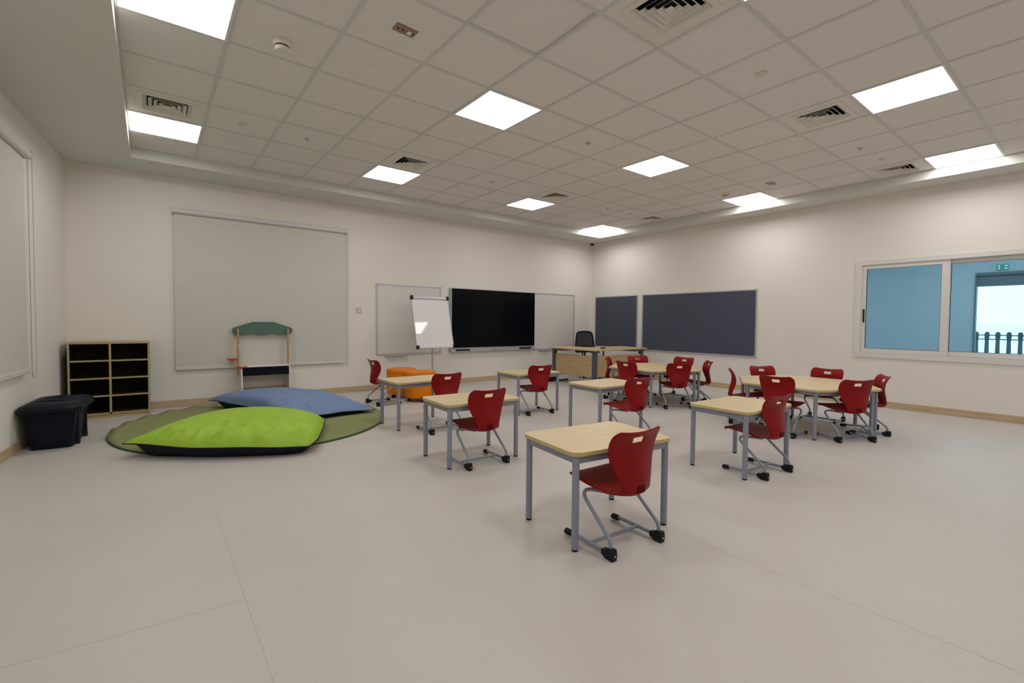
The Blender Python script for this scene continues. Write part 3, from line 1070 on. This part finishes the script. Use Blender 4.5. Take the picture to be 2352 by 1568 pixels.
# office chair behind it, facing the camera
t = thing('office_chair', 'black mesh back office chair on casters behind the teacher desk', 'chair', (5.68, 4.06, 0), R(174))
for k in range(5):
    an = 2*PI*k/5 + .2
    e = (.27*math.cos(an), .27*math.sin(an))
    mb = MB(); mb.tube([(0, 0, .085), (e[0], e[1], .065)], [.022, .014], 8); lg = mb.build('base_leg', M['black'], t, True)
    mb = MB(); mb.lathe([(.030, -.022), (.030, .022)], 16, T=Matrix.Translation((e[0], e[1], .030)) @ Matrix.Rotation(an+PI/2+.4, 4, 'Z') @ Matrix.Rotation(PI/2, 4, 'X'))
    mb.build('caster', M['black'], lg, True)
mb = MB(); mb.tube([(0, 0, .08), (0, 0, .36)], .025, 14); mb.build('gas_column', M['black'], t, True)
mb = MB(); mb.prism(rrect(-.24, .24, -.19, .25, .07, 5), .37, .43); mb.build('seat', M['black'], t, bevel=.02, seg=3)
mb = MB(); mb.tube(smooth_path([(0, .0, .36), (0, -.23, .37), (0, -.25, .55)], .06, 5), .02, 10); mb.build('back_support', M['black'], t, True)
bk = [(-.245, -.245, .52), (-.262, -.245, .60), (-.215, -.265, .90), (-.17, -.27, .945), (0, -.275, .955), (.17, -.27, .945), (.215, -.265, .90), (.262, -.245, .60), (.245, -.245, .52)]
pts = smooth_path(bk + [(-.245, -.245, .52)], .03, 3)
mb = MB(); mb.tube(pts, .016, 8); mb.build('back_frame', M['black'], t, True)
mb = MB(); mb.add(bk, [tuple(range(9))]); o = mb.build('back_netting', M['netting'], t, fix=False)
sd = o.modifiers.new('thick', 'SOLIDIFY'); sd.thickness = .004
mb = MB(); mb.tube(smooth_path([(-.25, -.25, .615), (0, -.262, .645), (.25, -.25, .615)], .1, 5), .014, 8); mb.build('lumbar_bar', M['black'], t, True)
for s in (-1, 1):
    mb = MB(); mb.tube(smooth_path([(s*.24, .02, .40), (s*.29, .02, .42), (s*.29, .02, .57)], .03, 4), .015, 8); arm = mb.build('armrest', M['black'], t, True)
    mb = MB(); mb.box(s*.29-.035, s*.29+.035, -.10, .14, .575, .60); mb.build('arm_pad', M['black'], arm, bevel=.01)

# ------------------------------------------------------------------ orange stools
def make_stool():
    t = empty('round_stool', (0, 0, 0))
    rr_ = .22
    mb = MB(); mb.lathe([(rr_-.012, .055), (rr_, .068), (rr_, .355), (rr_-.004, .362)], 40); mb.build('body', M['orange'], t, True)
    mb = MB(); mb.lathe([(rr_-.004, .362), (rr_+.001, .368), (rr_+.001, .405), (rr_-.008, .420), (rr_-.04, .428), (.06, .432)], 40); mb.build('cushion_top', M['orange'], t, True)
    for k in range(4):
        an = PI/4 + k*PI/2 + .5
        mb = MB(); mb.lathe([(.020, 0), (.022, .004), (.018, .055)], 12, (.16*math.cos(an), .16*math.sin(an), 0)); mb.build('foot', M['black'], t, True)
    return t


st0 = make_stool()
for k, (x, y, a, lb) in enumerate([(1.40, 3.45, 0, 'orange round upholstered stool, the nearer one, behind the single desk'),
                                   (1.325, 3.93, .6, 'orange round upholstered stool, the rear one nearer the whiteboard')]):
    o = place(st0, k > 0, (x, y, 0), a, lb, 'orange round stools')
    o['category'] = 'stool'

# ------------------------------------------------------------------ play market stand
t = thing('toy_market_stand', 'wooden toy shop stand with teal awning and white counter by blind', 'toy stand', (-.42, 4.40, .0125), R(-1))
SX = .295
T = Matrix(((0, 0, 1, 0), (1, 0, 0, 0), (0, 1, 0, 0), (0, 0, 0, 1)))
for s in (-1, 1):
    mb = MB(); mb.prism([(0, 0), (.34, 0), (.34, .50), (.085, .50)], -.008, .008, T=Matrix.Translation((s*SX, 0, 0)) @ T); mb.build('side_panel', M['white'], t, bevel=.002)
mb = MB(); mb.box(-SX+.008, SX-.008, .32, .335, .02, .46); mb.build('back_panel', M['white'], t)
mb = MB(); mb.box(-SX+.008, SX-.008, .02, .32, .165, .18); mb.build('shelf', M['pine'], t)
mb = MB(); mb.box(-SX+.008, SX-.008, .09, .32, .478, .492); mb.build('counter_top', M['white'], t)
mb = MB(); mb.box(-SX+.008, SX-.008, -.006, .006, 0, .115, T=Matrix.Translation((0, .066, .37)) @ Matrix.Rotation(R(-9.6), 4, 'X')); mb.build('chalkboard_strip', M['chalk'], t, bevel=.001)
for s in (-1, 1):
    mb = MB(); mb.box(s*.315-.011, s*.315+.011, .255, .30, .37, 1.0); ps = mb.build('post', M['pine'], t, bevel=.003)
    if s > 0:
        for z in (.80, .64):
            mb = MB(); mb.lathe([(.010, 0), (.009, .022)], 10, T=Matrix.Translation((.315, .255, z)) @ Matrix.Rotation(PI/2, 4, 'X')); mb.build('peg', M['pine'], ps, True)
top = [(-.39, 1.005), (-.375, .96), (-.33, .93)]
low = []
for k in range(0, 31):
    x = -.33 + .66*k/30
    low.append((x, .952 - .034*abs(math.sin(PI*(x+.13)/.26))**.6))
cn = [(-.385, .97), (-.36, .935)] + low + [(.36, .935), (.385, .97), (.375, 1.01), (.335, 1.03), (.13, 1.10), (-.13, 1.10), (-.335, 1.03), (-.375, 1.01)]
mb = MB(); mb.prism(cn, 0, .016, T=Matrix.Translation((0, .318, 0)) @ Matrix(((1, 0, 0, 0), (0, 0, -1, 0), (0, 1, 0, 0), (0, 0, 0, 1)))); mb.build('awning', M['teal'], t, bevel=.002)
# balance scale hung on the left post
t = thing('toy_scale', 'toy balance scale with two red pans hanging on the stand post', 'toy scale', (-.735, 4.62, .80))
mb = MB(); mb.tube([(-.055, .06, -.02), (.0, 0, .0), (.03, -.09, -.09)], .004, 6); mb.build('beam', M['white'], t, True)
for (px, py, pz, bx, by, bz) in ((-.055, .06, -.20, -.055, .06, -.02), (.03, -.09, -.30, .03, -.09, -.09)):
    mb = MB(); mb.lathe([(.020, -.016), (.060, -.010), (.068, .000), (.064, .009), (.05, .010)], 24, (px, py, pz)); pn = mb.build('pan', M['redtoy'], t, True)
    mb = MB()
    for k in range(3):
        an = 2*PI*k/3 + .4
        mb.tube([(bx, by, bz), (px+.055*math.cos(an), py+.055*math.sin(an), pz+.006)], .0009, 4)
    mb.build('cord', M['white'], pn)

# ------------------------------------------------------------------ shelf unit
t = thing('shelf_unit', 'low wooden cubby shelf with eight dark compartments in the left corner', 'shelf', (-2.41, 4.385, 0))
SW, SH, SD = .72, .868, .385


def shelf_piece(name, x0, x1, y0, y1, z0, z1):
    mb = MB(); mb.box(x0, x1, y0+.003, y1, z0, z1); o = mb.build(name, M['shelfdark'], t)
    mb = MB(); mb.box(x0, x1, y0, y0+.003, z0, z1); tag(mb.build('edge_band', M['shelfwood'], o), 'pale wood front edge')


for x in (0, SW-.018):
    shelf_piece('side_panel', x, x+.018, 0, SD, 0, SH-.018)
mb = MB(); mb.box(-.002, SW+.002, -.002, SD, SH-.018, SH); mb.build('top_panel', M['shelfwood'], t, bevel=.001)
shelf_piece('divider', SW/2-.010, SW/2+.010, .001, SD-.012, .060, SH-.018)
mb = MB(); mb.box(.018, SW-.018, SD-.012, SD, .02, SH-.018); mb.build('back_panel', M['shelfdark'], t)
mb = MB(); mb.box(.018, SW-.018, .012, .028, 0, .042); mb.build('plinth', M['shelfwood'], t)
for k in range(4):
    z = .042 + k*.202
    for (x0, x1) in ((.018, SW/2-.010), (SW/2+.010, SW-.018)):
        shelf_piece('shelf_board', x0, x1, .001, SD-.012, z, z+.018)

# ------------------------------------------------------------------ storage tub
t = thing('storage_tub', 'black plastic storage tub with a ribbed lid beside the shelf', 'storage box', (-2.355, 3.235, 0), R(-4.2))
NB = rrect(-.135, .135, -.27, .27, .04, 4)
NT = rrect(-.165, .165, -.305, .305, .05, 4)
mb = MB()
nb = len(NB)
vs = [(p[0], p[1], 0) for p in NB] + [(p[0], p[1], .345) for p in NT]
mb.add(vs, [tuple(range(nb))[::-1], tuple(range(nb, 2*nb))] + [(i, (i+1) % nb, nb+(i+1) % nb, nb+i) for i in range(nb)])
mb.build('body', M['tub'], t, True)
mb = MB()
prof = [(.985, .318), (1.02, .326), (1.02, .358), (.95, .378), (.80, .396), (.4, .406)]
lo_ = rrect(-.21, .205, -.345, .36, .085, 5)
nl = len(lo_)
vs = []
for s, z in prof:
    vs += [(p[0]*s, p[1]*s, z) for p in lo_]
fs = [tuple(range(nl))[::-1], tuple(range((len(prof)-1)*nl, len(prof)*nl))]
for i in range(len(prof)-1):
    fs += [(i*nl+k, i*nl+(k+1) % nl, (i+1)*nl+(k+1) % nl, (i+1)*nl+k) for k in range(nl)]
mb.add(vs, fs)
lid = mb.build('lid', M['tub'], t, True)
for y in (-.15, 0, .15):
    mb = MB(); mb.tube([(-.15, y, .390), (-.08, y, .404), (0, y, .408), (.08, y, .404), (.15, y, .390)], .009, 8); mb.build('lid_rib', M['tub'], lid, True)
for y in (-.14, .19):
    mb = MB(); mb.prism([(.128, y-.03), (.165, y-.022), (.165, y+.022), (.128, y+.03)], .03, .335); mb.build('side_rib', M['tub'], t, bevel=.006)
    mb = MB(); mb.lathe([(.022, -.012), (.022, .012)], 14, T=Matrix.Translation((.155, y, .024)) @ Matrix.Rotation(PI/2, 4, 'Y')); mb.build('wheel', M['rubberblack'], t, True)

# ------------------------------------------------------------------ rug and beanbags
RC, RX, RY = (-.70, 3.20), 1.315, 1.425


def rug_z(th, s):
    """edge ripples along the far left side"""
    d = math.degrees(th) % 360
    k = max(0, min(1, (d-85)/25))*max(0, min(1, (205-d)/25))
    return k*.020*(.5+.5*math.sin(th*26))*max(0, (s-.90)/.10)


t = thing('round_rug', 'round olive green rug with dark green binding under the beanbags', 'rug', (RC[0], RC[1], 0))
mb = MB()
NA, RS = 180, [0.0001, .3, .6, .8, .90, .95, 1.0]
vs = []
for s in RS:
    for k in range(NA):
        th = 2*PI*k/NA
        vs.append((RX*s*math.cos(th), RY*s*math.sin(th), .010 + rug_z(th, s)))
fs = []
for i in range(len(RS)-1):
    for k in range(NA):
        k2 = (k+1) % NA
        fs.append((i*NA+k, i*NA+k2, (i+1)*NA+k2, (i+1)*NA+k))
mb.add(vs, fs)
o = mb.build('pile_sheet', M['rug'], t, True)
sd = o.modifiers.new('thick', 'SOLIDIFY'); sd.thickness = .008; sd.offset = -1
mb = MB()
mb.tube([(RX*math.cos(2*PI*k/NA), RY*math.sin(2*PI*k/NA), .0085 + rug_z(2*PI*k/NA, 1.0)) for k in range(NA)], .0085, 8, closed=True)
mb.build('binding', M['rug_binding'], t, True)


def beanbag(label, cs, hmax, seams, fab, seed, crown=(.5, .5), near=.055, end=.055, blunt=0.0, crease=1.0):
    cx = sum(c[0] for c in cs)/4; cy = sum(c[1] for c in cs)/4
    t = thing('beanbag', label, 'beanbag', (cx, cy, 0), 0, 'floor beanbags')
    A, B_, C_, D_ = (Vector((c[0]-cx, c[1]-cy, 0)) for c in cs)
    N = 84
    ctr = (A+B_+C_+D_)/4

    def base(u, v):
        p = A*(1-u)*(1-v) + B_*u*(1-v) + C_*u*v + D_*(1-u)*v
        # sides drawn in between the corners
        sv = near*(1-v)**6 + v**6*.055
        p += (ctr-p).normalized()*((4*u*(1-u))*sv + (end if u > .5 else .055)*(4*v*(1-v))*abs(2*u-1)**6)
        p += (ctr-p).normalized()*blunt*(u*(1-v))**9
        return p

    def floor_z(p):
        q = ((p.x+cx-RC[0])/RX)**2 + ((p.y+cy-RC[1])/RY)**2
        return .012*max(0, min(1, (1.04-q)/.06)) + .001

    def seamz(u, v):
        e = noise.noise(Vector((u*4+seed, v*4, seed)))*.014
        cor = (abs(2*u-1)*abs(2*v-1))**5
        base_h = seams[0]*(1-u)*(1-v) + seams[1]*u*(1-v) + seams[2]*u*v + seams[3]*(1-u)*v
        return base_h + e*.8 - .006*cor

    top, bot = MB(), MB()
    tv, bv, ff = [], [], []
    for i in range(N+1):
        for j in range(N+1):
            u, v = i/N, j/N
            uw = u**(math.log(.5)/math.log(crown[0])); vw = v**(math.log(.5)/math.log(crown[1]))
            a, c = abs(2*uw-1), abs(2*vw-1)
            p = base(u, v)
            f = max(0, (1-a**2.8))**.52*max(0, (1-c**2.8))**.52
            edge = 1-max(abs(2*u-1), abs(2*v-1))
            wr = noise.noise(Vector((p.x*2.2+seed, p.y*2.2, 1)))*.014
            rdg = 1-abs(noise.noise(Vector((p.x*5.5+seed*2, p.y*5.5, 4))))*2
            rd2 = 1-abs(noise.noise(Vector((p.x*10+seed*3, p.y*10, 9))))*2
            k = min(1, edge*9)
            kr = k*max(0.0, 1-v*1.9)*(.25+.75*max(0, 1-edge*1.6)) + k*.08*max(0.0, 1-u*5)
            sz = seamz(u, v)
            fold = (1-abs(noise.noise(Vector((u*4+seed, v*13, 2+seed)))))**5 + (1-abs(noise.noise(Vector((u*15, v*4+seed, 5+seed)))))**5
            z = sz + (hmax-sz)*f + wr*k + (max(0, rdg)**2.5*.030 + max(0, rd2)**3*.014 + fold*.018 - .018)*kr*crease*min(1.0, u*4.5)**1.5
            tv.append((p.x, p.y, max(z, floor_z(p)+.02)))
            g = min(1.0, (abs(2*u-1)**9 + abs(2*v-1)**9)**(1/9))
            fz = floor_z(p)
            zz = fz + (seamz(u, v)-fz)*max(0, (g-.89)/.11)**1.0
            pin = 1-.0*g
            bv.append((p.x*pin, p.y*pin, zz))
    for i in range(N):
        for j in range(N):
            ff.append((i*(N+1)+j, (i+1)*(N+1)+j, (i+1)*(N+1)+j+1, i*(N+1)+j+1))
    # join edges
    for i in range(N+1):
        for j in range(N+1):
            if i in (0, N) or j in (0, N):
                q = i*(N+1)+j
                bv[q] = tv[q]
    top.add(tv, ff); bot.add(bv, [f[::-1] for f in ff])
    o1 = top.build('top_cover', fab, t, True, fix=False); o2 = bot.build('base_cover', M['dark_fabric'], t, True, fix=False)
    for o in (o1, o2):
        o.data.set_sharp_from_angle(angle=R(120))
    # piping along the seam
    ring = [tv[i*(N+1)] for i in range(N)] + [tv[N*(N+1)+j] for j in range(N)] + [tv[(N-i)*(N+1)+N] for i in range(N)] + [tv[N-j] for j in range(N)]
    mb = MB(); mb.tube(ring, .005, 6, closed=True); mb.build('seam_piping', M['dark_fabric'], t, True)
    return t


beanbag('flat lime green beanbag with charcoal base lying half on the rug', [(-1.87, 2.26), (-.60, 1.42), (-.20, 2.50), (-1.13, 3.2)], .275, (.125, .075, .080, .10), M['green_fabric'], 3.0, (.5, .5), near=-.09, end=-.01, blunt=.08, crease=1.35)
b2 = beanbag('flat slate blue beanbag with charcoal base behind the lime one', [(-.45, 2.70), (.50, 2.88), (.03, 4.28), (-1.10, 4.38)], .272, (.08, .055, .09, .115), M['blue_fabric'], 11.0, (.40, .62))
g_ = 84
vv = b2.children[0].data.vertices
tg = [vv[i*(g_+1)+j].co + Vector((0, 0, .004)) for i, j in ((77, 12), (80, 12), (80, 15), (77, 15))]
mb = MB(); mb.add(tg + [q + Vector((0, 0, .002)) for q in tg], [(0, 1, 2, 3), (7, 6, 5, 4), (0, 4, 5, 1), (1, 5, 6, 2), (2, 6, 7, 3), (3, 7, 4, 0)])
tag(mb.build('care_tag', M['white'], b2), 'small white care tag')
